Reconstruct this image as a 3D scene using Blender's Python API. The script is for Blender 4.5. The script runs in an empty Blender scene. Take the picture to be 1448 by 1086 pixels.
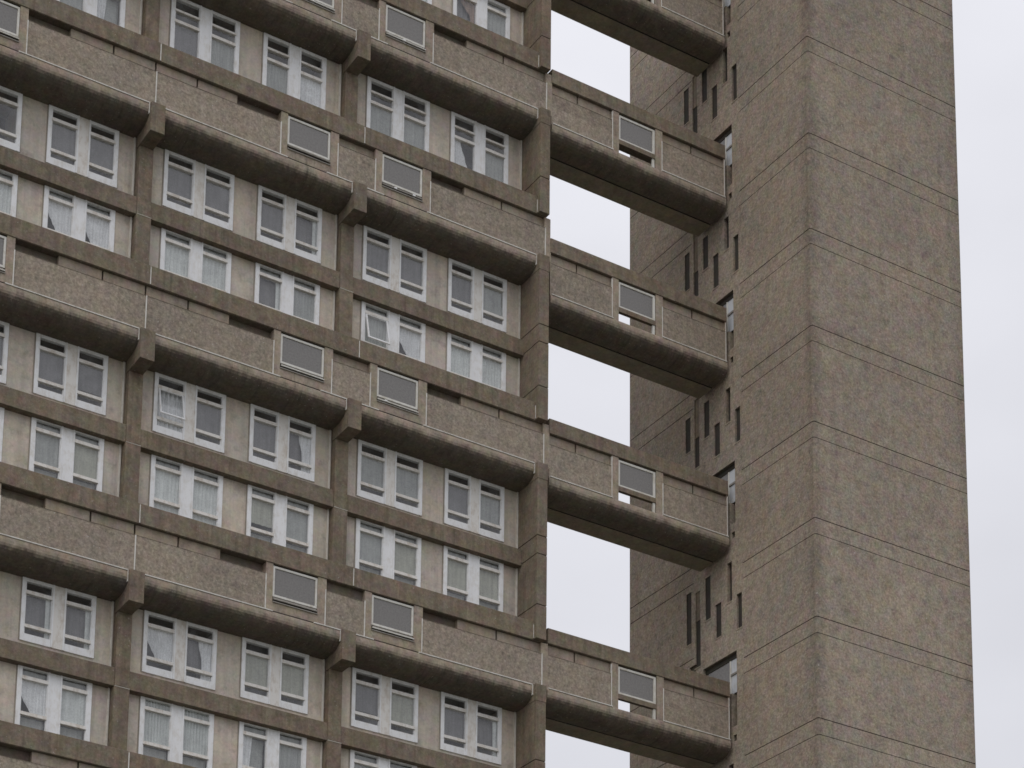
import bpy, math, random
from mathutils import Vector, Matrix
random.seed(7)
SC = bpy.context.scene
COL = SC.collection

# ------------------------------------------------------------------ object helpers
def link(o, parent=None):
    COL.objects.link(o)
    if parent: o.parent = parent
    return o
def thing(name, label, cat, loc=(0, 0, 0), group=None):
    o = link(bpy.data.objects.new(name, None)); o.location = loc
    o['label'] = label; o['category'] = cat
    if group: o['group'] = group
    return o

class MB:
    """collects faces into one mesh"""
    def __init__(s): s.v = []; s.f = []; s.m = []; s.mats = []
    def mi(s, mat):
        if mat not in s.mats: s.mats.append(mat)
        return s.mats.index(mat)
    def quad(s, pts, mat):
        n = len(s.v); s.v += [tuple(p) for p in pts]; s.f.append(tuple(range(n, n + len(pts)))); s.m.append(s.mi(mat))
    def box(s, x0, x1, y0, y1, z0, z1, mat):
        p = [(x0,y0,z0),(x1,y0,z0),(x1,y1,z0),(x0,y1,z0),(x0,y0,z1),(x1,y0,z1),(x1,y1,z1),(x0,y1,z1)]
        n = len(s.v); s.v += p; k = s.mi(mat)
        for f in ((0,3,2,1),(4,5,6,7),(0,1,5,4),(1,2,6,5),(2,3,7,6),(3,0,4,7)):
            s.f.append(tuple(n + i for i in f)); s.m.append(k)
    def extrude(s, prof, x0, x1, mat, cap=True):
        """prof: list of (y,z) ; swept along x"""
        for (a, b) in zip(prof, prof[1:]):
            s.quad([(x0,a[0],a[1]),(x0,b[0],b[1]),(x1,b[0],b[1]),(x1,a[0],a[1])], mat)
        if cap:
            s.quad([(x0,p[0],p[1]) for p in prof], mat); s.quad([(x1,p[0],p[1]) for p in reversed(prof)], mat)
    def build(s, name, parent=None, bevel=0, smooth=False):
        me = bpy.data.meshes.new(name); me.from_pydata(s.v, [], s.f)
        for m in s.mats: me.materials.append(m)
        me.polygons.foreach_set('material_index', s.m)
        if smooth: me.polygons.foreach_set('use_smooth', [True] * len(s.f))
        me.update()
        o = link(bpy.data.objects.new(name, me), parent)
        if bevel:
            b = o.modifiers.new('Bevel', 'BEVEL'); b.width = bevel; b.segments = 2; b.limit_method = 'ANGLE'
        return o

def relief(mb, mp, u0, u1, v0, v1, mat, regs, ucuts=()):
    """rectangular wall with rectangular recesses. mp(u,v,d)->xyz, d inwards.
    regs: (ua,ub,va,vb,depth,mat) later ones win"""
    us = {u0, u1} | set(u for u in ucuts if u0 < u < u1); vs = {v0, v1}
    for r in regs:
        for a in r[0:2]:
            if u0 < a < u1: us.add(a)
        for a in r[2:4]:
            if v0 < a < v1: vs.add(a)
    us = sorted(us); vs = sorted(vs)
    def cell(i, j):
        if i < 0 or j < 0 or i >= len(us) - 1 or j >= len(vs) - 1: return None
        uc = (us[i] + us[i+1]) / 2; vc = (vs[j] + vs[j+1]) / 2
        d, m = 0, mat
        for r in regs:
            if r[0] < uc < r[1] and r[2] < vc < r[3]: d, m = r[4], r[5]
        return d, m
    C = {(i, j): cell(i, j) for i in range(len(us)-1) for j in range(len(vs)-1)}
    for (i, j), (d, m) in C.items():
        a, b, c, e = us[i], us[i+1], vs[j], vs[j+1]
        mb.quad([mp(a,c,d), mp(b,c,d), mp(b,e,d), mp(a,e,d)], m)
        n = C.get((i+1, j))
        if n and abs(n[0] - d) > 1e-6:
            mm = mat if min(n[0], d) == 0 else (m if d < n[0] else n[1])
            mb.quad([mp(b,c,d), mp(b,c,n[0]), mp(b,e,n[0]), mp(b,e,d)], mm)
        n = C.get((i, j+1))
        if n and abs(n[0] - d) > 1e-6:
            mm = mat if min(n[0], d) == 0 else (m if d < n[0] else n[1])
            mb.quad([mp(a,e,d), mp(b,e,d), mp(b,e,n[0]), mp(a,e,n[0])], mm)

# ------------------------------------------------------------------ materials
class NT:
    def __init__(s, name):
        s.m = bpy.data.materials.new(name); s.m.use_nodes = True
        s.t = s.m.node_tree; s.t.nodes.clear()
        s.out = s.t.nodes.new('ShaderNodeOutputMaterial')
    def n(s, typ, **kw):
        o = s.t.nodes.new('ShaderNode' + typ)
        for k, v in kw.items():
            if k.startswith('i_'): o.inputs[int(k[2:]) if k[2:].isdigit() else k[2:]].default_value = v
            else: setattr(o, k, v)
        return o
    def l(s, a, b): s.t.links.new(a, b)
    def math(s, op, a, b=None, c=None, clamp=False):
        o = s.n('Math', operation=op); o.use_clamp = clamp
        for i, x in enumerate((a, b, c)):
            if x is None: continue
            if hasattr(x, 'links'): s.l(x, o.inputs[i])
            else: o.inputs[i].default_value = x
        return o.outputs[0]
    def pos(s, sc=(1, 1, 1)):
        g = s.n('NewGeometry'); m = s.n('Mapping'); m.inputs['Scale'].default_value = sc
        s.l(g.outputs['Position'], m.inputs['Vector']); return m.outputs[0]
    def noise(s, scale, detail=4, rough=.6, sc=(1, 1, 1), off=None):
        o = s.n('TexNoise'); o.inputs['Scale'].default_value = scale; o.inputs['Detail'].default_value = detail
        o.inputs['Roughness'].default_value = rough; s.l(s.pos(sc), o.inputs['Vector']); return o.outputs['Fac']
    def mix(s, fac, a, b, mode='MIX'):
        o = s.n('Mix', data_type='RGBA', blend_type=mode)
        for i, x in ((0, fac), (6, a), (7, b)):
            if hasattr(x, 'links'): s.l(x, o.inputs[i])
            else: o.inputs[i].default_value = x if i == 0 else (*x, 1)
        return o.outputs[2]
    def ramp(s, fac, stops):
        o = s.n('ValToRGB'); cr = o.color_ramp
        while len(cr.elements) < len(stops): cr.elements.new(.5)
        for e, (p, c) in zip(cr.elements, stops):
            e.position = p; e.color = (c, c, c, 1) if not hasattr(c, '__len__') else (*c, 1)
        s.l(fac, o.inputs[0]); return o.outputs[0]
    def maprange(s, v, a, b, c, d):
        o = s.n('MapRange'); s.l(v, o.inputs[0])
        for i, x in enumerate((a, b, c, d)): o.inputs[i+1].default_value = x
        return o.outputs[0]

def concrete(name, c0, c1, blotch=.35, mott=.35, fine=.35, streak=.25, mott_scale=3.0, rough=.9, under=.45, bump=.35, hue=.32, run=.0, extra=None, specks=.0):
    t = NT(name)
    big = t.noise(.45, 3, .55)
    col = t.mix(t.maprange(big, .35, .65, 0, 1), c0, c1)
    def term(f, amt): return t.math('MULTIPLY_ADD', t.math('SUBTRACT', f, .5), amt * 2, 1.0)
    v = term(t.noise(.9, 5, .65), blotch)
    g2 = t.noise(5.5, 3, .7); v = t.math('MULTIPLY', v, term(g2, fine * .5)); md = t.noise(mott_scale, 5, .7); v = t.math('MULTIPLY', v, term(md, mott))
    fn = t.noise(11, 4, .75); v = t.math('MULTIPLY', v, term(fn, fine))
    st = t.noise(1.0, 4, .6, (4.5, 4.5, .22)); v = t.math('MULTIPLY', v, term(st, streak))
    if run:
        rn = t.noise(1.0, 5, .62, (5.5, 5.5, .13)); mk = t.noise(.22, 3, .5)
        v = t.math('MULTIPLY', v, t.math('SUBTRACT', 1.0, t.math('MULTIPLY', t.maprange(rn, .50, .70, 0, run), t.maprange(mk, .40, .58, .15, 1))))
        rn = t.noise(1.0, 5, .62, (8.0, 8.0, .2)); v = t.math('MULTIPLY', v, t.maprange(rn, .58, .74, 1.0, 1.0 + run * .6))
    # grime, with occlusion shade painted in, on faces turned downwards
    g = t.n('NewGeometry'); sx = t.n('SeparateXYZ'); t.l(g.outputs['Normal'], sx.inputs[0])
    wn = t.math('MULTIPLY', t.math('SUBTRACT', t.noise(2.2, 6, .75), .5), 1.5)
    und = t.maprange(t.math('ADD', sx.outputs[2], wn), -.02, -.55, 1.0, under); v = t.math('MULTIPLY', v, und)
    if extra: v = t.math('MULTIPLY', v, extra(t))
    cm = t.n('CombineColor'); 
    for i in range(3): t.l(v, cm.inputs[i])
    col = t.mix(1.0, col, cm.outputs[0], 'MULTIPLY')
    hn = t.n('TexNoise'); hn.inputs['Scale'].default_value = 2.6; hn.inputs['Detail'].default_value = 4; hn.inputs['Roughness'].default_value = .65; t.l(t.pos(), hn.inputs['Vector'])
    col = t.mix(hue, col, hn.outputs['Color'], 'SOFT_LIGHT')
    if specks:
        sp = t.noise(15, 1, .5); col = t.mix(t.maprange(sp, .72, .79, 0, specks), col, (.62, .60, .56))
        sp = t.noise(13, 1, .5, (1, 1, 1.3)); col = t.mix(t.maprange(sp, .26, .20, 0, specks), col, (.06, .055, .05))
    b = t.n('BsdfPrincipled'); b.inputs['Roughness'].default_value = rough; b.inputs['Specular IOR Level'].default_value = .2
    t.l(col, b.inputs['Base Color'])
    bp = t.n('Bump'); bp.inputs['Strength'].default_value = bump; bp.inputs['Distance'].default_value = .03
    t.l(t.math('ADD', fn, md), bp.inputs['Height']); t.l(bp.outputs[0], b.inputs['Normal'])
    t.l(b.outputs[0], t.out.inputs[0]); return t.m

def tower_extra(t):
    g = t.n('NewGeometry'); s = t.n('SeparateXYZ'); t.l(g.outputs['Position'], s.inputs[0])
    wob = t.noise(1.3, 4, .7, (1, 1, .35))
    w = t.math('MULTIPLY_ADD', t.math('SUBTRACT', wob, .5), .7, 0)
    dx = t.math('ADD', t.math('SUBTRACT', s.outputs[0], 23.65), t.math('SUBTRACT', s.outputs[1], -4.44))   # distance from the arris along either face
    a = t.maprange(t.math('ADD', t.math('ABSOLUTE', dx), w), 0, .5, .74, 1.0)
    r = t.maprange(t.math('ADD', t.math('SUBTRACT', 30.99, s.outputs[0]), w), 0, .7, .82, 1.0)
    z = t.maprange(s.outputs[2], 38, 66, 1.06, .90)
    lift = t.n('TexWhiteNoise', noise_dimensions='1D'); t.l(t.math('FLOOR', t.math('MULTIPLY', t.math('ADD', s.outputs[2], -.15), 1 / 3.77)), lift.inputs['W'])
    lv = t.math('MULTIPLY_ADD', t.math('SUBTRACT', lift.outputs[0], .5), .09, 1.0)
    patch = t.noise(.55, 5, .7, (1, 1, .8)); pv = t.maprange(patch, .36, .66, .93, 1.06)
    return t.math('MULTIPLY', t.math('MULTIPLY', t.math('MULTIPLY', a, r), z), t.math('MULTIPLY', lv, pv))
def panel_extra(t):
    g = t.n('NewGeometry'); s = t.n('SeparateXYZ'); t.l(g.outputs['Position'], s.inputs[0])
    i = t.math('FLOOR', t.math('MULTIPLY_ADD', s.outputs[0], 1 / 3.1, .25)); j = t.math('FLOOR', t.math('MULTIPLY', s.outputs[2], 1 / 2.6))
    w = t.n('TexWhiteNoise', noise_dimensions='2D'); c = t.n('CombineXYZ'); t.l(i, c.inputs[0]); t.l(j, c.inputs[1]); t.l(c.outputs[0], w.inputs['Vector'])
    ch = t.maprange(t.noise(6.5, 4, .7), .36, .62, .88, 1.07)
    return t.math('MULTIPLY', t.math('MULTIPLY_ADD', t.math('SUBTRACT', w.outputs['Value'], .5), .16, 1.0), ch)
def drip_extra(t):
    n = t.noise(1.0, 4, .7, (7.0, .5, .5)); m = t.noise(.5, 3, .5)
    dk = t.math('MULTIPLY', t.maprange(n, .52, .68, 0, .30), t.maprange(m, .4, .6, .2, 1)); lt = t.maprange(n, .36, .27, 0, .22)
    return t.math('ADD', t.math('SUBTRACT', 1.0, dk), lt)

M = {}
M['tower'] = concrete('tower_concrete', (.365, .302, .235), (.32, .272, .222), .10, .17, .66, .08, 3.2, run=.07, extra=tower_extra, specks=.65, bump=.6)
M['panel'] = concrete('panel_concrete', (.35, .295, .232), (.315, .27, .22), .22, .38, .60, .14, 5.0, hue=.16, extra=panel_extra, specks=.7, bump=.6)
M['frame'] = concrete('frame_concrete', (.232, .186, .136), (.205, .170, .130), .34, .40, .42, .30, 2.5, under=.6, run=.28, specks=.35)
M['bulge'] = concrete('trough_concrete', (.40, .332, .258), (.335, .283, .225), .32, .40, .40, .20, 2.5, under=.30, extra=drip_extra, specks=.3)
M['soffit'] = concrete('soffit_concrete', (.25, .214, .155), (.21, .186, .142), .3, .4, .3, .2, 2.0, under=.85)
M['strip'] = concrete('strip_concrete', (.37, .308, .24), (.33, .28, .225), .2, .25, .25, .2, run=.2)
M['infill'] = concrete('infill_render', (.60, .525, .435), (.50, .455, .40), .24, .22, .20, .24, 1.6, run=.16, bump=.12, hue=.3)
M['dark'] = concrete('dark_joint', (.07, .062, .052), (.055, .05, .043), .1, .1, .1, .1)
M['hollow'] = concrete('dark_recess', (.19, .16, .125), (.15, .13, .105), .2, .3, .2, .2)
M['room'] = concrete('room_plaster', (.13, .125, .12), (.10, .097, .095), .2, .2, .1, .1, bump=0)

def paint(name, c, dirt=.25, rough=.5, dirtcol=(.42, .36, .24)):
    t = NT(name)
    a = t.noise(2.2, 4, .7); b_ = t.noise(9, 4, .7, (1, 1, .4))
    f = t.maprange(t.math('ADD', a, b_), .95, 1.3, 0, dirt)
    col = t.mix(f, c, dirtcol)
    b = t.n('BsdfPrincipled'); b.inputs['Roughness'].default_value = rough; b.inputs['Specular IOR Level'].default_value = .3
    t.l(col, b.inputs['Base Color']); t.l(b.outputs[0], t.out.inputs[0]); return t.m
M['white'] = paint('white_paint', (.86, .87, .88), .35)
M['cream'] = paint('cream_paint', (.72, .71, .66), .5)
M['bar'] = paint('weathered_bar', (.80, .78, .74), .6, dirtcol=(.45, .36, .26))
M['putty'] = paint('joint_sealant', (.72, .70, .65), .6, .8, (.30, .26, .21))
M['trim'] = paint('panel_trim', (.72, .69, .62), .6, .7, (.40, .35, .28))
M['greybar'] = paint('grey_sill', (.30, .28, .25), .6, .6, (.12, .11, .09))
M['strip2'] = paint('window_joint', (.34, .30, .25), .6, .8, (.15, .13, .1))
M['landing'] = paint('landing_panel', (.62, .65, .69), .4)  # pale colour stands in for sky reflected in the landing panes

def glass(name, f0=.11, rough=.02, tint=(.86, .88, .88), veil=0.0, veilcol=(.3, .3, .3), painted_cloud=0.0):
    t = NT(name)
    ge = t.n('NewGeometry'); dp = t.n('VectorMath', operation='DOT_PRODUCT'); t.l(ge.outputs['Normal'], dp.inputs[0]); t.l(ge.outputs['Incoming'], dp.inputs[1])
    c1 = t.math('SUBTRACT', 1.0, t.math('ABSOLUTE', dp.outputs['Value']), clamp=True)
    fr = t.math('MULTIPLY_ADD', t.math('POWER', c1, 5.0), 1 - f0, f0, True)
    w = t.noise(2.2, 2, .5); bp = t.n('Bump'); bp.inputs['Strength'].default_value = .05; bp.inputs['Distance'].default_value = .05
    t.l(w, bp.inputs['Height'])
    gl = t.n('BsdfGlossy'); gl.inputs['Roughness'].default_value = rough; t.l(bp.outputs[0], gl.inputs['Normal'])
    tr = t.n('BsdfTransparent'); tr.inputs[0].default_value = (*tint, 1)
    base = tr.outputs[0]
    if veil:
        df = t.n('BsdfDiffuse'); df.inputs[0].default_value = (*veilcol, 1)
        k = t.math('MULTIPLY_ADD', t.math('SUBTRACT', t.noise(16, 3, .7), .5), .6, veil, True)
        if painted_cloud: k = t.math('ADD', k, t.maprange(t.noise(1.1, 5, .65), .50, .72, 0, painted_cloud))  # cloud reflections painted in as pale diffuse patches
        mv = t.n('MixShader'); t.l(k, mv.inputs[0]); t.l(base, mv.inputs[1]); t.l(df.outputs[0], mv.inputs[2]); base = mv.outputs[0]
    mx = t.n('MixShader'); t.l(fr, mx.inputs[0]); t.l(base, mx.inputs[1]); t.l(gl.outputs[0], mx.inputs[2])
    t.l(mx.outputs[0], t.out.inputs[0]); return t.m
M['glass'] = glass('window_glass', .085, tint=(.96, .97, .97), veil=.05, veilcol=(.50, .51, .53), painted_cloud=.20)
M['wired'] = glass('wired_glass', .06, .12, (.6, .6, .6), .62, (.30, .287, .27))

def cloth(name, c, alpha=0.0, pleat=30.0):
    t = NT(name)
    g = t.noise(1.0, 3, .6, (pleat * .35, pleat * .35, .5)); n2 = t.noise(5, 3, .6)
    v = t.math('MULTIPLY_ADD', t.math('SUBTRACT', t.math('ADD', t.math('MULTIPLY', g, .6), t.math('MULTIPLY', n2, .4)), .5), 1.1, 1.0)
    cm = t.n('CombineColor')
    for i in range(3): t.l(v, cm.inputs[i])
    col = t.mix(1.0, c, cm.outputs[0], 'MULTIPLY')
    df = t.n('BsdfDiffuse'); t.l(col, df.inputs[0]); sh = df.outputs[0]
    if alpha:
        tr = t.n('BsdfTransparent'); mx = t.n('MixShader'); mx.inputs[0].default_value = alpha
        t.l(sh, mx.inputs[1]); t.l(tr.outputs[0], mx.inputs[2]); sh = mx.outputs[0]
    t.l(sh, t.out.inputs[0]); return t.m
M['net'] = cloth('net_curtain', (.70, .73, .715), .10)
M['white_cloth'] = cloth('white_curtain', (.76, .77, .78), 0, 40)
M['grey_net'] = cloth('grey_net', (.42, .435, .42), .12)
M['olive_net'] = cloth('olive_net', (.46, .465, .40), .1)
M['dark_blind'] = cloth('dark_blind', (.27, .265, .27), .2)
M['brown_cloth'] = cloth('brown_curtain', (.30, .22, .18), 0)

# ------------------------------------------------------------------ ground (out of frame, catches and bounces the light)
t = NT('ground_grass_asphalt')
a = t.noise(.08, 4, .6); col = t.mix(t.maprange(a, .45, .55, 0, 1), (.16, .155, .15), (.10, .12, .06))
b = t.n('BsdfPrincipled'); b.inputs['Roughness'].default_value = .95
t.l(t.mix(t.noise(1.5, 5, .7), col, (.26, .25, .23)), b.inputs['Base Color']); t.l(b.outputs[0], t.out.inputs[0])
mb = MB(); mb.quad([(-3000,-3000,0),(3000,-3000,0),(3000,3000,0),(-3000,3000,0)], t.m)
g = mb.build('ground'); g['kind'] = 'structure'

# ------------------------------------------------------------------ dimensions recovered from the photograph
LV = [64.90, 56.78, 50.98, 42.98, 34.80, 26.65]     # underside line of each access gallery
XL, XE = -9.0, 15.15                                 # facade from .. to the end pier
COLX = [-7.5, 0.0, 7.5]
YW = 1.0                                             # window wall plane (gallery front = 0)
WIN = [(1.03, 3.57), (4.47, 6.90)]                   # windows in a bay
BULGE = [(0,0),(-.03,-.01),(-.045,-.05),(-.05,-.13),(-.045,-.22),(-.025,-.30),(.02,-.38),(.09,-.455),(.18,-.515),(.30,-.56),(.45,-.588),(.62,-.598)]

block = thing('apartment_block', 'long brown concrete apartment block with rows of white framed windows and access galleries', 'building')

# rows of windows: (z0, z1, kind, bays, key)
rows = [(59.05, 61.40, 'L', (0, 1), 'T')]
rows.append((53.30, LV[1] - .62, 'S', (-1, 0, 1), 'S0'))
for k, nm in ((2, 'S1'), (3, 'S2'), (4, 'S3')):
    rows.append((LV[k] - 2.64, LV[k] - .60, 'U', (-1, 0, 1), nm + 'u'))
    rows.append((LV[k+1] + 2.40, LV[k] - 3.40, 'L', (-1, 0, 1), nm + 'l'))

# ---- window wall
regs = []
for z0, z1, kind, bays, key in rows:
    for bay in bays:
        for (a, b) in WIN:
            x0 = bay * 7.5 + a; x1 = bay * 7.5 + b
            regs.append((x0 + .04, x1 - .04, z0 + .04, z1 - .04, 1.3, M['room']))
mb = MB(); relief(mb, lambda u, v, d: (u, YW + d, v), XL, 15.3, 0, 66.0, M['infill'], regs)
mb.box(XL, 15.36, 2.6, 7.2, 0, 67.5, M['infill'])  # unseen body made shallow and pale so light reaches the tower's far face
mb.box(15.2, 15.34, 1.02, 2.55, 0, 67.0, M['frame'])
for i in range(0, 5):
    if i == 1: segs = [(LV[2] + 2.3, LV[1] - .55)]
    elif i == 0: segs = [(LV[1] + 2.3, 61.5)]
    else: segs = [(LV[i] - 2.85, LV[i] - .55), (LV[i+1] + 2.3, LV[i] - 3.47)]
    for a, b in segs:
        for x in (-7.575, -.075, 7.425, 14.928): mb.box(x, x + .06, .955, 1.02, a, b, M['trim'])
mb.build('wall', block)

# ---- columns (one per bay line), joint ledges at mid-beam height
for cx in COLX:
    for i in range(len(LV)):
        top = LV[i] - .3
        bot = LV[i+1] + 2.0 if i + 1 < len(LV) else 0
        x0, x1 = cx + .03, cx + .52
        mb = MB()
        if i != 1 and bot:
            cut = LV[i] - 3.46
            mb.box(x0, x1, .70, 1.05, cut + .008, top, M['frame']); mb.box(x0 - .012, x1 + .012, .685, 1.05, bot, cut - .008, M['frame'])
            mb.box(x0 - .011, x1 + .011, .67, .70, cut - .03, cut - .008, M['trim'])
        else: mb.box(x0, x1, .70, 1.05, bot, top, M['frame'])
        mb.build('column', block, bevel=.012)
# ---- mid floor beams
for i in (0, 2, 3, 4):
    za, zb = (LV[i] - 3.47, LV[i] - 2.86)
    for bay in (-1, 0, 1):
        x0 = bay * 7.5 + .52; x1 = (bay + 1) * 7.5 + .03 if bay < 1 else 15.0
        mb = MB(); mb.box(x0, x1, .735, 1.04, za, zb, M['frame']); mb.build('floor_beam', block, bevel=.012)

# ---- end pier, in lifts with open joints
mb = MB(); mb.box(15.06, 15.35, .45, 2.6, 0, 67.0, M['dark'])
PIECES = []
PIERX0, PIERX1, PY = 15.0, 15.41, -.2
for i in range(len(LV)):
    top = LV[i] + .02; bot = LV[i+1] + 1.66 if i + 1 < len(LV) else 0
    if i == 1: cuts = [top, LV[1] - 2.75, bot]
    elif bot: cuts = [top, LV[i] - 2.72, LV[i] - 3.40, bot + 1.25, bot] if i else [top, LV[i]-3.4, bot + 1.25, bot]
    else: cuts = [top, bot]
    mb.box(PIERX0 + .03, PIERX1 - .03, PY + .03, .5, cuts[-1] + .05, cuts[0] - .05, M['dark'])
    for a, b in zip(cuts, cuts[1:]):
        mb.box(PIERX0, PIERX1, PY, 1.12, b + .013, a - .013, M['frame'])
        if i and a == cuts[0]: mb.box(PIERX0 - .012, PIERX1 + .01, PY - .012, .3, a - .62, a - .011, M['frame'])
mb.build('end_pier', block, bevel=.01)
# ---- access galleries
def per(vals):   # a pattern on the bay pair (x around 0.25 .. 15) repeated leftwards
    return vals
GWIN = [(5.00, 6.64), (8.65, 10.27), (-6.13, -4.50)]
SLOT = [(3.15, 4.74), (10.62, 12.02), (-4.20, -2.76), (-11, -10)]
DIV = [-1.28, .20, 1.69, 13.57]
STRIP = [(-4.23, 4.745), (10.60, 15.33)]
NARROW = (6.95, 8.38)
VJ = [-4.24, .20, 4.75, 6.92, 8.39, 10.58, 15.37]
mpF = lambda u, v, d: (u, d, v)
def joints_and_lines(mb, L):
    P = M['putty']
    for x in VJ: mb.box(x - .018, x + .018, -.012, .05, L + .05, L + (1.26 if x not in (6.92, 8.39) else 1.30), P)
    for a, b in [(-4.5, -.02), (.52, 5.0), (6.5, 7.48), (8.02, 8.72), (10.45, 14.96)]: mb.box(a, b, -.060, .03, L + .002, L + .034, P)
    for a, b in ((-6.2, -4.5), (5.0, 6.5), (8.72, 10.45)): mb.box(a, b, -.012, .03, L + .02, L + .045, M['dark'])
    for x in (7.48, -.02, 14.97): mb.box(x - .018, x + .012, -.056, .1, L - .36, L, P)
    for x in (.30, 7.93): mb.box(x - .02, x + .02, -.022, .3, L + 1.70, L + 2.30, P)
    mb.box(14.980, 14.998, -.055, -.025, L + 1.72, L + 2.2, P)
for li, L in enumerate(LV):
    regs = [(a, b, L, L + 1.265, .012, M['panel']) for a, b in ((-4.22, .185), (.215, 4.735), (6.935, 8.375), (10.595, 15.355))]
    for a, b in STRIP: regs.append((a, b, L + 1.27, L + 1.655, .10, M['strip']))
    regs.append((NARROW[0], NARROW[1], L + 1.27, L + 1.655, .16, M['hollow'] if li in (4, 1) else M['strip']))
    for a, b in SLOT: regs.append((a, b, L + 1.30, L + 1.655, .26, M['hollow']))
    for d in DIV: regs.append((d - .03, d + .03, L + 1.29, L + 1.655, .22, M['dark']))
    for a, b in GWIN: regs.append((a, b, L + .36, L + 1.655, 1.0, M['room']))
    mb = MB(); relief(mb, mpF, XL, 15.585, L, L + 1.66, M['panel'] if 0 else M['bulge'], regs)
    # top and back of the parapet so that it reads as a solid from other viewpoints
    mb.quad([(15.585, 0, L), (15.585, 1.0, L), (15.585, 1.0, L + 1.66), (15.585, 0, L + 1.66)], M['bulge'])
    joints_and_lines(mb, L)
    mb.build('access_gallery', block)
    # roof beam over the gallery, cast in lengths
    joints = [XL, .30, 7.93, 15.02]
    for a, b in zip(joints, joints[1:]):
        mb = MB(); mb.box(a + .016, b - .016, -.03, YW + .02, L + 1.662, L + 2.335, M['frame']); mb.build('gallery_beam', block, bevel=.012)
    # rounded trough under the parapet, one length per bay
    for a, b in ((XL, .0), (.5, 7.5), (8.0, 15.0)):
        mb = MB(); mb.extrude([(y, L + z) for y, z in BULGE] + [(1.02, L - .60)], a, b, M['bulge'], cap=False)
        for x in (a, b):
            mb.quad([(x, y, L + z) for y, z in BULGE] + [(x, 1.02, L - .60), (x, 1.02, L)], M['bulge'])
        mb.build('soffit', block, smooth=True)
    for cx in COLX:
        mb = MB(); mb.box(cx, cx + .5, -.16, .9, L - 1.02, L + .02, M['frame']); mb.build('bracket', block, bevel=.012)

# ---- gallery windows
def gallery_window(x0, x1, L, parent, name='gallery_window', seed=0):
    za, zb = L + .56, L + 1.61
    mb = MB(); f = .07
    mb.box(x0 + .01, x1 - .01, .03, .10, zb - f, zb, M['cream']); mb.box(x0 + .01, x1 - .01, .03, .10, za, za + f, M['cream'])
    mb.box(x0 + .01, x0 + .01 + f, .028, .10, za + f, zb - f, M['cream']); mb.box(x1 - .01 - f, x1 - .01, .028, .10, za + f, zb - f, M['cream'])
    w = mb.build(name, parent)
    mb = MB(); mb.box(x0 + .08, x1 - .08, .06, .07, za + f, zb - f, M['wired']); mb.build('pane', w)
    mb = MB(); rb = random.Random(seed + 90); q = rb.uniform(.2, .9)
    mb.box(x0 + q, x0 + q + rb.uniform(.25, .6), .5, .53, L + .4, L + 1.6, M[rb.choice(['infill', 'dark', 'strip'])]); mb.build('door_panel', w)
    # shallow louvre light below the frame, pushed open a little
    mb = MB(); rng = random.Random(seed)
    mb.box(x0 + .01, x1 - .01, .12, .16, L + .36, za, M['dark'])
    o = rng.uniform(.02, .06)
    mb.quad([(x0 + .03, .06, za - .01), (x1 - .03, .06, za - .01), (x1 - .03, -o, za - .12), (x0 + .03, -o, za - .12)], M['greybar'])
    mb.box(x0 + .02, x1 - .02, -o - .02, -o + .015, za - .145, za - .115, M['cream' if rng.random() < .6 else 'greybar'])
    mb.box(x0, x1, -.04, .1, L + .335, L + .365, M['greybar'])
    for k in range(rng.randint(0, 2)):
        x = rng.uniform(x0 + .1, x1 - .2); mb.box(x, x + .1, -.05, .02, za - .14, za - .08, M['white'])
    mb.build('sill', w)
    return w
for li, L in enumerate(LV):
    for wi, (a, b) in enumerate(GWIN):
        gallery_window(a, b, L, block, seed=li * 10 + wi)

# ---- flat windows
def window_mesh(w, h, kind):
    """frame mesh, origin bottom left on the wall plane; returns builder, list of lights (x0,x1,z0,z1,role)"""
    mb = MB(); j = .12 if kind == 'U' else .14
    mw = .44; st = .05
    side = (w - 2 * j - mw) / 2
    cols = [(j, j + side), (j + side + mw, w - j)]
    top = .10
    fy0, fy1 = -.05, .09
    W = M['white']
    mb.box(-.035, -.002, -.012, .02, 0, h, M['strip2']); mb.box(w + .002, w + .022, -.012, .02, 0, h, M['strip2'])
    mb.box(0, j, fy0, fy1, 0, h, W); mb.box(w - j, w, fy0, fy1, 0, h, W)                      # jambs
    mb.box(j + side, j + side + mw, -.04, fy1, .0, h - .002, M['white'] if kind != 'U' else M['bar'])  # mullion panel
    for x in ((j + side, j + side + st), (j + side + mw - st, j + side + mw)): mb.box(x[0], x[1], -.065, -.038, 0, h - .004, W)
    lights = []
    for a, b in cols:
        mb.box(a, b, fy0 + .005, fy1, h - top, h, W)
        if kind == 'U': zs = [('bar', .0, .24, W), ('bottom', .24, .43), ('bar', .45, .55), ('mid', .55, h - .50), ('bar', h - .50, h - .39), ('top', h - .39, h - top)]
        elif kind == 'L': zs = [('bar', 0, .10, W), ('bottom', .10, h - 1.62), ('bar', h - 1.60, h - 1.50), ('mid', h - 1.50, h - .46), ('bar', h - .46, h - .35), ('top', h - .35, h - top)]
        else: zs = [('bar', 0, .12, W), ('mid', .12, h - .99), ('bar', h - .98, h - .87), ('second', h - .87, h - .56), ('bar', h - .56, h - .48), ('top', h - .48, h - top)]
        for r in zs:
            if r[0] == 'bar':
                thick = r[3:] and True
                mb.box(a, b, fy0 + (.012 if thick else .0), fy1 - .01, r[1], r[2], W if thick else M['bar'])
                if not thick: mb.box(a, b, fy0 - .018, fy0 - .003, r[1] - .012, r[1] + .02, M['bar'])
            else:
                z0, z1 = r[1], r[2]; s = .025                                     # sash edge
                mb.box(a, a + s, -.03, .05, z0, z1, W); mb.box(b - s, b, -.03, .05, z0, z1, W)
                lights.append((a + s, b - s, z0, z1, r[0]))
    return mb, lights

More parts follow.
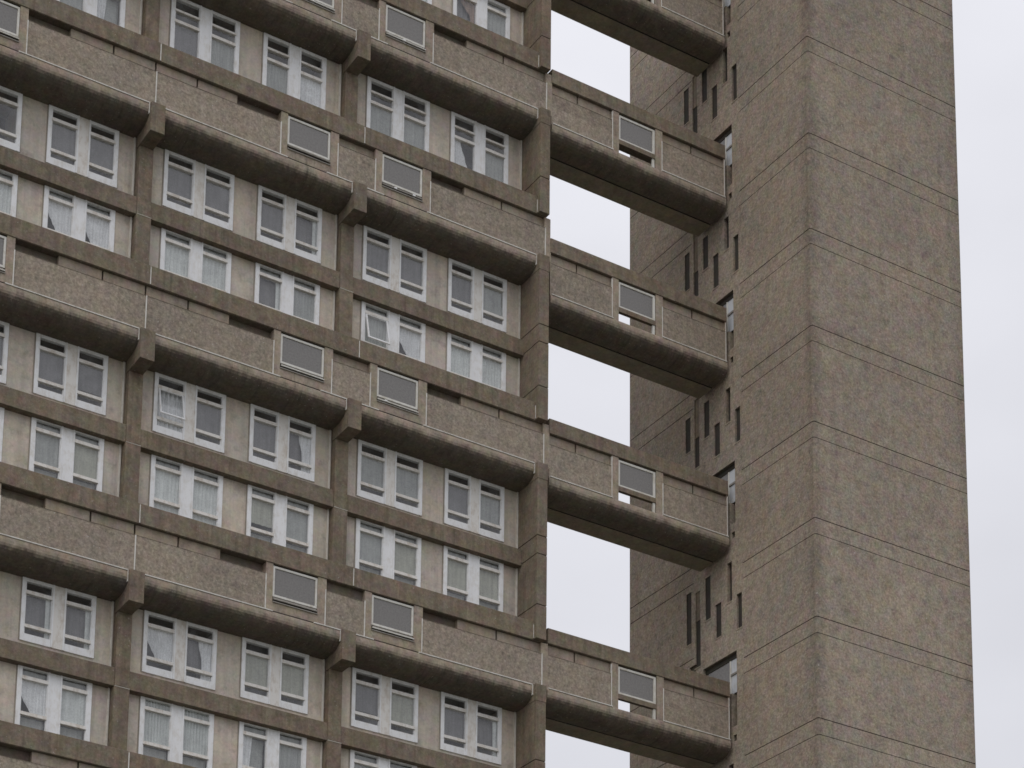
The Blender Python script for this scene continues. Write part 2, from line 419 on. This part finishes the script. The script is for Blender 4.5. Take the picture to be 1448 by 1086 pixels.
CURT = {  # (row, bay, window) -> (left light, right light)
 ('T',1,1): ('brown', 'grey'), ('T',1,0): ('net', 'net'), ('T',0,0): ('net', 'none'), ('T',0,1): ('grey', 'grey'),
 ('S0',-1,0): ('net', 'net'), ('S0',-1,1): ('grey', 'half_l'), ('S0',0,0): ('blind', 'net_g'), ('S0',0,1): ('net_g', 'swag_r'),
 ('S0',1,0): ('grey', 'grey'), ('S0',1,1): ('swag_l', 'grey'),
 ('S1u',-1,0): ('none', 'none'), ('S1u',-1,1): ('blind', 'blind'), ('S1u',0,0): ('blind', 'blind'), ('S1u',0,1): ('blind', 'edge'), ('S1u',1,0): ('blind', 'blind'), ('S1u',1,1): ('blind', 'grey'),
 ('S1l',-1,0): ('net', 'net'), ('S1l',-1,1): ('swag_r', 'swag_r'), ('S1l',0,0): ('net', 'net'), ('S1l',0,1): ('edge', 'net_g'), ('S1l',1,0): ('net_g', 'swag_r'), ('S1l',1,1): ('net', 'net'),
 ('S2u',-1,0): ('blind', 'blind'), ('S2u',-1,1): ('blind', 'blind'), ('S2u',0,0): ('pleat', 'blind'), ('S2u',0,1): ('blind', 'half_r'), ('S2u',1,0): ('grey', 'grey'), ('S2u',1,1): ('blind', 'grey'),
 ('S2l',-1,0): ('grey', 'grey'), ('S2l',-1,1): ('grey', 'olive'), ('S2l',0,0): ('net', 'net'), ('S2l',0,1): ('olive_h', 'grey'), ('S2l',1,0): ('grey', 'olive'), ('S2l',1,1): ('olive', 'olive'),
 ('S3u',-1,0): ('blind', 'grey'), ('S3u',-1,1): ('edge', 'edge'), ('S3u',0,0): ('swag_r', 'half_r'), ('S3u',0,1): ('olive', 'olive'), ('S3u',1,0): ('blind', 'olive'), ('S3u',1,1): ('blind', 'edge'),
 ('S3l',-1,0): ('net', 'net'), ('S3l',-1,1): ('swag_r', 'pattern'), ('S3l',0,0): ('pleat_n', 'pleat_n'), ('S3l',0,1): ('half_l', 'net_g'), ('S3l',1,0): ('grey', 'grey'), ('S3l',1,1): ('net_g', 'grey'),
}
def sheet(mb, x0, x1, z0, z1, y, mat, pleats, amp, edge=None):
    """hanging cloth with pleats; edge(t)->(fa,fb) fraction of width covered at height t"""
    nx, nz = 28, 10
    P = {}
    for j in range(nz + 1):
        tz = j / nz; fa, fb = edge(tz) if edge else (0, 1)
        for i in range(nx + 1):
            u = fa + (fb - fa) * i / nx
            P[i, j] = (x0 + (x1 - x0) * u, y + amp * math.sin(u * pleats * 6.283 + .7 * math.sin(tz * 3)), z0 + (z1 - z0) * tz)
    for j in range(nz):
        for i in range(nx): mb.quad([P[i,j], P[i+1,j], P[i+1,j+1], P[i,j+1]], mat)
def curtain(mb, style, a, b, z0, z1, h):
    Y = .075
    if style == 'none': return
    full = (.06, h - .04)
    if style in ('net', 'net_g'): sheet(mb, a - .03, b + .03, full[0], z1 + .06, Y, M['net' if style == 'net' else 'grey_net'], 7, .018)
    elif style == 'grey': sheet(mb, a - .03, b + .03, z0 + .02, z1 + .03, Y, M['grey_net'], 5, .012)
    elif style == 'olive': sheet(mb, a - .03, b + .03, z0 + .02, z1 + .03, Y, M['olive_net'], 4, .012)
    elif style == 'olive_h': sheet(mb, a - .03, b + .03, z0 + .22, z1 + .03, Y, M['olive_net'], 4, .012)
    elif style == 'blind': sheet(mb, a - .03, b + .03, z0 + random.uniform(.0, .12), z1 + .03, Y, M['dark_blind'], 3, .006)
    elif style == 'brown':
        sheet(mb, a - .03, b + .03, z0, z1 + .05, Y, M['brown_cloth'], 4, .03, lambda t: (.55 + .25 * math.sin(t * 5), 1))
        sheet(mb, a - .03, b + .03, z0, z1 + .05, Y + .1, M['dark_blind'], 4, .02)
    elif style == 'swag_r': sheet(mb, a - .03, b + .03, z0 - .05, z1 + .05, Y, M['white_cloth'], 8, .02, lambda t, q=random.uniform(1.6, 3.2), k=random.uniform(.35, .62): (k * (1 - t) ** q + .03 * math.sin(t * 7), 1.0))
    elif style == 'swag_l': sheet(mb, a - .03, b + .03, z0 - .05, z1 + .05, Y, M['white_cloth'], 8, .02, lambda t: (0, 1 - .65 * t ** 1.2))
    elif style == 'half_r': sheet(mb, a - .03, b + .03, full[0], z1 + .05, Y, M['white_cloth'], 6, .03, lambda t: (.55 + .08 * math.sin(t * 4), 1.0)); sheet(mb, a, b, z0, z1, Y + .1, M['dark_blind'], 3, .01)
    elif style == 'half_l': sheet(mb, a - .03, b + .03, full[0], z1 + .05, Y, M['white_cloth'], 6, .03, lambda t: (0, .32 + .12 * t)); sheet(mb, a, b, z0, z1, Y + .1, M['grey_net'], 3, .01)
    elif style == 'edge':
        sheet(mb, a - .03, b + .03, full[0], z1 + .05, Y, M['net'], 3, .02, lambda t: (.80, 1.0)); sheet(mb, a, b, z0, z1, Y + .1, M['dark_blind'], 3, .01)
    elif style == 'pleat': sheet(mb, a - .03, b + .03, full[0], z1 + .05, Y, M['white_cloth'], 6, .05)
    elif style == 'pleat_n': sheet(mb, a - .03, b + .03, z0 - .02, z1 + .35, Y, M['net'], 9, .04)
    elif style == 'pattern': sheet(mb, a - .03, b + .03, z0 - .02, z1 + .05, Y, M['net'], 2, .02)

wm = {}
OPEN = {('S1l',1,0): 0, ('S2u',0,0): 0}
for z0, z1, kind, bays, key in rows:
    for bay in bays:
        for wi, (a, b) in enumerate(WIN):
            x0 = bay * 7.5 + a; w = b - a; h = z1 - z0
            mk = (kind, round(w, 3), round(h, 3))
            op = OPEN.get((key, bay, wi))
            if mk not in wm:
                fb, lights = window_mesh(w, h, kind)
                fo = fb.build('window', block); wm[mk] = (fo.data, lights)
                gb = MB()
                for (la, lb, za, zb, role) in lights: gb.quad([(la, -.005, za), (lb, -.005, za), (lb, -.005, zb), (la, -.005, zb)], M['glass'])
                go = gb.build('pane', fo); wm[mk] += (go.data,)
            else:
                fo = link(bpy.data.objects.new('window', wm[mk][0]), block); go = None
            fo.location = (x0, YW, z0)
            lights = wm[mk][1]
            if op is not None:
                gb = MB(); first = True; sash = None
                for (la, lb, za, zb, role) in lights:
                    if role == 'mid' and first:  # this light is the open sash
                        first = False; sash = (la, lb, za, zb); continue
                    gb.quad([(la, -.005, za), (lb, -.005, za), (lb, -.005, zb), (la, -.005, zb)], M['glass'])
                if go: bpy.data.objects.remove(go)
                gb.build('pane', fo)
                la, lb, za, zb = sash; sb = MB(); H = zb - za; Wd = lb - la; e = .055
                sb.box(0, Wd, -.02, .02, -e, 0, M['white']); sb.box(0, Wd, -.02, .02, -H, -H + e, M['white'])
                sb.box(0, e, -.021, .021, -H + e, -e, M['white']); sb.box(Wd - e, Wd, -.021, .021, -H + e, -e, M['white'])
                sb.quad([(e, 0, -H + e), (Wd - e, 0, -H + e), (Wd - e, 0, -e), (e, 0, -e)], M['glass'])
                so = sb.build('open_sash', fo); so.location = (la, -.03, zb + .01); so.rotation_euler = (math.radians(-12), 0, 0)
                so['label'] = 'casement tilted open at the bottom'
            elif go is None:
                link(bpy.data.objects.new('pane', wm[mk][2]), fo)
            st = CURT.get((key, bay, wi), ('grey', 'net'))
            cb = MB(); mids = [l for l in lights if l[4] == 'mid']
            for l, s_ in zip(mids, st): curtain(cb, s_, l[0], l[1], l[2], l[3], h)
            for l in lights:
                if kind == 'L' and l[4] in ('top', 'bottom'): sheet(cb, l[0], l[1], l[2], l[3], .13, M['grey_net'], 3, .01)
            if cb.f: cb.build('curtain', fo, smooth=True)

# ------------------------------------------------------------------ service tower
tower = thing('service_tower', 'tall blank concrete lift tower with narrow slit windows, standing right of the apartment block', 'tower')
TX0, TX1, TY0, TY1, TH = 23.65, 30.99, -4.44, 6.07, 84.0
R = .09
path = [(TX0, TY1)]
for k in range(6): a_ = math.pi + k / 5 * math.pi / 2; path.append((TX0 + R + R * math.cos(a_), TY0 + R + R * math.sin(a_)))
for k in range(6): a_ = 1.5 * math.pi + k / 5 * math.pi / 2; path.append((TX1 - R + R * math.cos(a_), TY0 + R + R * math.sin(a_)))
path.append((TX1, TY1))
S = [0]
for p, q in zip(path, path[1:]): S.append(S[-1] + math.dist(p, q))
def nrm(i):
    def seg(i):
        p, q = path[i], path[i+1]; dx, dy = q[0]-p[0], q[1]-p[1]; l = math.hypot(dx, dy); return (-dy / l, dx / l)
    a_ = seg(max(i-1, 0)); b_ = seg(min(i, len(path)-2)); n = (a_[0]+b_[0], a_[1]+b_[1]); l = math.hypot(*n); return (n[0]/l, n[1]/l)
NR = [nrm(i) for i in range(len(path))]
def mpT(u, v, d):
    for i in range(len(S)-1):
        if u <= S[i+1] + 1e-9: break
    f = (u - S[i]) / (S[i+1] - S[i]); p, q = path[i], path[i+1]
    n = (NR[i][0]*(1-f) + NR[i+1][0]*f, NR[i][1]*(1-f) + NR[i+1][1]*f)
    return (p[0]+(q[0]-p[0])*f + n[0]*d, p[1]+(q[1]-p[1])*f + n[1]*d, v)
U = lambda y: TY1 - y            # arc length on the left face
near = [68.1, 64.25, 60.35, 56.42, 52.60, 48.80, 45.10, 41.45, 37.78, 34.07] + [34.07 - 3.72 * k for k in range(1, 8)] + [68.1 + 3.9 * k for k in range(1, 4)]
far = [66.69, 63.60, 60.0, 56.56, 53.0, 49.62, 46.0, 42.52, 38.9, 35.4, 31.8, 28.2, 70.3, 74.0, 77.7]
regs = []
for z in near:
    for zz_, e in ((z, .016), (z - .60, .012)): regs.append((U(-.62), S[-1] + 1, zz_ - e, zz_ + e, .025, M['dark']))
for z in far:
    for zz_ in (z, z - .64): regs.append((-1, U(2.15), zz_ - .015, zz_ + .015, .03, M['dark']))
slits = {'a': (2.31, 2.61, .03), 'c': (1.20, 1.51, .035), 'e': (-.01, .26, .15), 'b': (1.79, 2.09, .05), 'd': (.60, .93, .055), 'f': (-.55, -.26, .09)}
SILLS = []
SL = [dict(a=(62.80,61.30), c=(62.90,61.50), e=(63.0,61.50), b=(61.70,60.45), d=(61.80,60.40), f=(61.92,60.40)),
      dict(a=(55.67,54.10), c=(55.73,54.37), e=(55.80,54.45), b=(54.62,53.50), d=(54.63,53.25), f=(54.73,53.25)),
      dict(a=(48.72,47.31), c=(48.86,47.40), e=(48.75,47.36), b=(47.70,46.45), d=(47.65,46.35), f=(47.70,46.33)),
      dict(a=(41.60,39.54), c=(41.77,40.08), e=(41.80,40.26), b=(40.30,38.45), d=(40.47,39.14), f=(40.37,39.02)),
      dict(a=(33.80,31.70), c=(33.95,32.25), e=(34.0,32.45), b=(32.50,30.60), d=(32.65,31.30), f=(32.55,31.20)),
      dict(a=(69.80,68.30), c=(69.90,68.50), e=(70.0,68.50), b=(68.70,67.45), d=(68.80,67.40), f=(68.92,67.40))]
for g_ in SL:
    for k, (zt, zb) in g_.items():
        y0, y1, d = slits[k]; regs.append((U(y1), U(y0), zb, zt, d, M['dark'])); SILLS.append((y0, y1, zb))
BR = [63.34, 56.46, 49.68, 42.68, 34.83]
LAND = [(66.35, 1.0), (59.52, .95), (52.60, .95), (45.68, 1.05), (38.24, 1.66)]
for g_, L in zip(SL[-1:] + SL[:4], BR): regs.append((U(2.07), U(1.81), g_['b'][0], L + 6.6, .03, M['frame']))
for (zt, yl), L in zip(LAND, BR):
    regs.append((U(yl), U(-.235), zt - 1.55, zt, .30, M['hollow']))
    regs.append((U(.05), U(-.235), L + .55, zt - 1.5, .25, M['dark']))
    regs.append((U(-.02), U(-.20), L - .02, L + .22, .25, M['dark']))
regs.append((U(2.45), U(2.06), 38.05, 38.62, .1, M['hollow']))
mb = MB(); relief(mb, mpT, 0, S[-1], 0, TH, M['tower'], regs, ucuts=S)
mb.quad([(TX1, TY1, 0), (TX0, TY1, 0), (TX0, TY1, TH), (TX1, TY1, TH)], M['tower'])
mb.quad([(TX0 + .05, TY0 + .05, TH), (TX1 - .05, TY0 + .05, TH), (TX1 - .05, TY1, TH), (TX0 + .05, TY1, TH)], M['tower'])
for y0, y1, zb in SILLS: mb.box(TX0 - .015, TX0 + .05, y0 - .02, y1 + .03, zb - .045, zb + .004, M['strip'])
mb.build('wall', tower)
for (zt, yl), L in zip(LAND, BR):
    mb = MB(); X = TX0 + .12
    mb.box(X, X + .06, -.235, yl, zt - .2, zt - .02, M['dark'])
    mb.box(X, X + .06, .235, .30, zt - 1.5, zt - .2, M['cream']); mb.box(X - .02, X + .05, -.235, .235, zt - .80, zt - .73, M['greybar'])
    w = mb.build('landing_window', tower)
    mb = MB(); mb.box(X + .02, X + .05, -.225, .235, zt - .73, zt - .2, M['landing']); mb.box(X + .02, X + .05, -.225, .235, zt - 1.5, zt - .80, M['landing'])
    mb.build('white_panel', w)  # panes coloured pale in place of a sky reflection
    mb = MB(); mb.box(X + .02, X + .04, .30, yl, zt - 1.5, zt - .2, M['wired']); mb.build('pane', w)

# ------------------------------------------------------------------ footbridges between block and tower
BX0, BX1 = 0.0, 7.92      # local, origin at (15.585, 0, L)
OX = 15.585
def make_bridge():
    root = thing('footbridge', '', 'footbridge', (OX, 0, 0), 'concrete footbridges joining the flats to the service tower')
    lx = lambda x: x - OX
    wx0, wx1 = lx(18.58), lx(20.24)
    regs = [(lx(15.61), lx(18.27), 0, 1.25, .012, M['panel']), (lx(20.55), lx(23.45), 0, 1.25, .012, M['panel'])]
    for a_, b_ in ((15.61, 18.29), (20.56, 23.45)): regs.append((lx(a_), lx(b_), 1.26, 1.655, .10, M['strip']))
    for d in (16.79, 21.97): regs.append((lx(d) - .03, lx(d) + .03, 1.27, 1.655, .2, M['dark']))
    mb = MB()
    def front(u, v, d): return (u, d, v)
    for a_, b_, js, ls in ((BX0, wx0, (18.29,), (15.62, 18.31)), (wx1, BX1, (20.54, 23.47), (20.52, 23.49))):
        mb = MB(); relief(mb, front, a_, b_, 0, 1.66, M['bulge'], regs)
        for x in (a_, b_): mb.quad([(x, 0, 0), (x, .24, 0), (x, .24, 1.66), (x, 0, 1.66)], M['frame'])
        mb.quad([(a_, .24, 0), (b_, .24, 0), (b_, .24, 1.66), (a_, .24, 1.66)], M['frame'])
        for x in js: mb.box(lx(x) - .016, lx(x) + .016, -.012, .05, .03, 1.25 if x == 20.54 else 1.6, M['putty'])
        mb.box(lx(ls[0]), lx(ls[1]), -.060, .03, .002, .034, M['putty'])
        mb.build('parapet', root)
    mb = MB(); mb.box(BX0, BX1, -.03, 1.66, 1.662, 2.22, M['frame']); mb.build('roof_beam', root, bevel=.012)
    # rear wall: open lights opposite the front window
    mb = MB(); oa, ob = lx(18.75), lx(22.6)
    mb.box(BX0, oa, 1.46, 1.6, 0, 1.66, M['frame']); mb.box(ob, BX1, 1.46, 1.6, 0, 1.66, M['frame']); mb.box(oa, ob, 1.46, 1.6, 0, .42, M['frame'])
    mb.build('rear_wall', root)
    mb = MB(); mb.extrude(BULGE + [(.80, -.60)], BX0, BX1, M['bulge'], cap=False)
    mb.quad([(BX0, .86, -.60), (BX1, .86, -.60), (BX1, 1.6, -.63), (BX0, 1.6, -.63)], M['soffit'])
    mb.quad([(BX0, .80, -.60), (BX1, .80, -.60), (BX1, .80, -.56), (BX0, .80, -.56)], M['dark']); mb.quad([(BX0, .86, -.60), (BX1, .86, -.60), (BX1, .86, -.56), (BX0, .86, -.56)], M['dark'])
    mb.quad([(BX0, .80, -.56), (BX1, .80, -.56), (BX1, .86, -.56), (BX0, .86, -.56)], M['dark'])
    mb.quad([(BX0, 1.6, -.63), (BX1, 1.6, -.63), (BX1, 1.6, 0), (BX0, 1.6, 0)], M['bulge'])
    mb.quad([(BX0, 0.002, -.02), (BX1, 0.002, -.02), (BX1, 1.598, -.02), (BX0, 1.598, -.02)], M['frame'])
    for x in (BX0, BX1): mb.quad([(x, y, z) for y, z in BULGE] + [(x, .8, -.60), (x, 1.6, -.63), (x, 1.6, -.01), (x, .01, -.01)], M['bulge'])
    o = mb.build('deck', root, smooth=True)
    # window: glazed upper light over an open gap
    mb = MB(); f = .075; za, zb = .58, 1.60; C_ = M['cream']
    mb.box(wx0 + .01, wx1 - .01, .03, .10, zb - f, zb, C_); mb.box(wx0 + .01, wx1 - .01, .03, .10, za, za + f, C_)
    mb.box(wx0 + .01, wx0 + .01 + f, .028, .10, za + f, zb - f, C_); mb.box(wx1 - .01 - f * 1.3, wx1 - .01, .028, .10, za + f, zb - f, C_)
    mb.box(wx0 + .005, wx1 - .005, .0, .13, .40, za - .003, M['frame']); mb.box(wx1 - .12, wx1 - .02, .03, .10, .02, .395, C_)
    w = mb.build('window', root)
    mb = MB(); mb.box(wx0 + .08, wx1 - .1, .06, .07, za + f, zb - f, M['wired']); mb.build('pane', w)
    return root
def copy_tree(o, parent=None):
    c = o.copy(); COL.objects.link(c)
    if parent: c.parent = parent
    for ch in list(o.children): copy_tree(ch, c)
    return c
proto = make_bridge()
BL = ['topmost footbridge, cut off by the top edge so that only its dark underside shows',
      'second footbridge from the top, the highest whose framed window shows',
      'middle one of the five footbridges, set lower than the gallery of the flats beside it',
      'fourth footbridge from the top, second lowest, level with the gallery beside it',
      'lowest footbridge, nearest the bottom edge, with a wide landing window above its far end']
for i, L in enumerate(BR):
    o = proto if i == 0 else copy_tree(proto)
    o.location = (OX, 0, L); o['label'] = BL[i]

# ------------------------------------------------------------------ light: bright overcast
W = bpy.data.worlds.new('World'); SC.world = W; W.use_nodes = True
nt = W.node_tree; nt.nodes.clear()
out = nt.nodes.new('ShaderNodeOutputWorld'); add = nt.nodes.new('ShaderNodeAddShader')
sun_az, sun_el = math.radians(240), math.radians(52)     # azimuth clockwise from +Y
sky = nt.nodes.new('ShaderNodeTexSky'); sky.sky_type = 'NISHITA'; sky.sun_disc = False; sky.sun_elevation = sun_el; sky.sun_rotation = sun_az
sky.dust_density = 4
b1 = nt.nodes.new('ShaderNodeBackground'); b1.inputs[1].default_value = .05 * .25; nt.links.new(sky.outputs[0], b1.inputs[0])
tc = nt.nodes.new('ShaderNodeTexCoord'); sp = nt.nodes.new('ShaderNodeSeparateXYZ'); nt.links.new(tc.outputs['Generated'], sp.inputs[0])
mr = nt.nodes.new('ShaderNodeMapRange'); nt.links.new(sp.outputs[2], mr.inputs[0])
for i, v in enumerate((0, 1, .52, 1.12)): mr.inputs[i+1].default_value = v
mp_ = nt.nodes.new('ShaderNodeMapping'); mp_.inputs['Scale'].default_value = (1, 1, 2.2); nt.links.new(tc.outputs['Generated'], mp_.inputs[0])
nz = nt.nodes.new('ShaderNodeTexNoise'); nz.inputs['Scale'].default_value = 5; nz.inputs['Detail'].default_value = 4; nt.links.new(mp_.outputs[0], nz.inputs['Vector'])
m2 = nt.nodes.new('ShaderNodeMapRange'); nt.links.new(nz.outputs[0], m2.inputs[0])
for i, v in enumerate((.3, .7, .91, 1.02)): m2.inputs[i+1].default_value = v
mu = nt.nodes.new('ShaderNodeMath'); mu.operation = 'MULTIPLY'; nt.links.new(mr.outputs[0], mu.inputs[0]); nt.links.new(m2.outputs[0], mu.inputs[1])
b2 = nt.nodes.new('ShaderNodeBackground'); b2.inputs[0].default_value = (.93, .93, .985, 1); nt.links.new(mu.outputs[0], b2.inputs[1])
nt.links.new(b1.outputs[0], add.inputs[0]); nt.links.new(b2.outputs[0], add.inputs[1]); nt.links.new(add.outputs[0], out.inputs[0])
sl = bpy.data.lights.new('sun', 'SUN'); sl.energy = .55; sl.angle = math.radians(45); sl.color = (1, .96, .90)
so = link(bpy.data.objects.new('sun', sl))
d = Vector((math.sin(sun_az) * math.cos(sun_el), math.cos(sun_az) * math.cos(sun_el), math.sin(sun_el)))
so.rotation_euler = d.to_track_quat('Z', 'Y').to_euler(); so.location = d * 200

# ------------------------------------------------------------------ camera (rise-and-shift view, solved from the photograph)
cam = bpy.data.cameras.new('camera'); co = link(bpy.data.objects.new('camera', cam))
Rw = ((0.8726382, -0.48763265, 0.02677628), (0.11563485, 0.15304209, -0.98143094), (0.47447987, 0.85953041, 0.18993771))
xr, yd, fw = (Vector(r) for r in Rw)
rot = Matrix((xr, -yd, -fw)).transposed()
co.matrix_world = Matrix.Translation((-25.2311, -58.7703, 1.6)) @ rot.to_4x4()
cam.sensor_width = 36; cam.lens = 3173.16 / 1448 * 36
cam.shift_x = (724 - 446.468) / 1448; cam.shift_y = (1761.105 - 543) / 1448
cam.clip_end = 6000; cam.clip_start = .5
SC.camera = co
SC.cycles.filter_width = 1.6
SC.view_settings.view_transform = 'Standard'; SC.view_settings.look = 'None'; SC.view_settings.exposure = 0
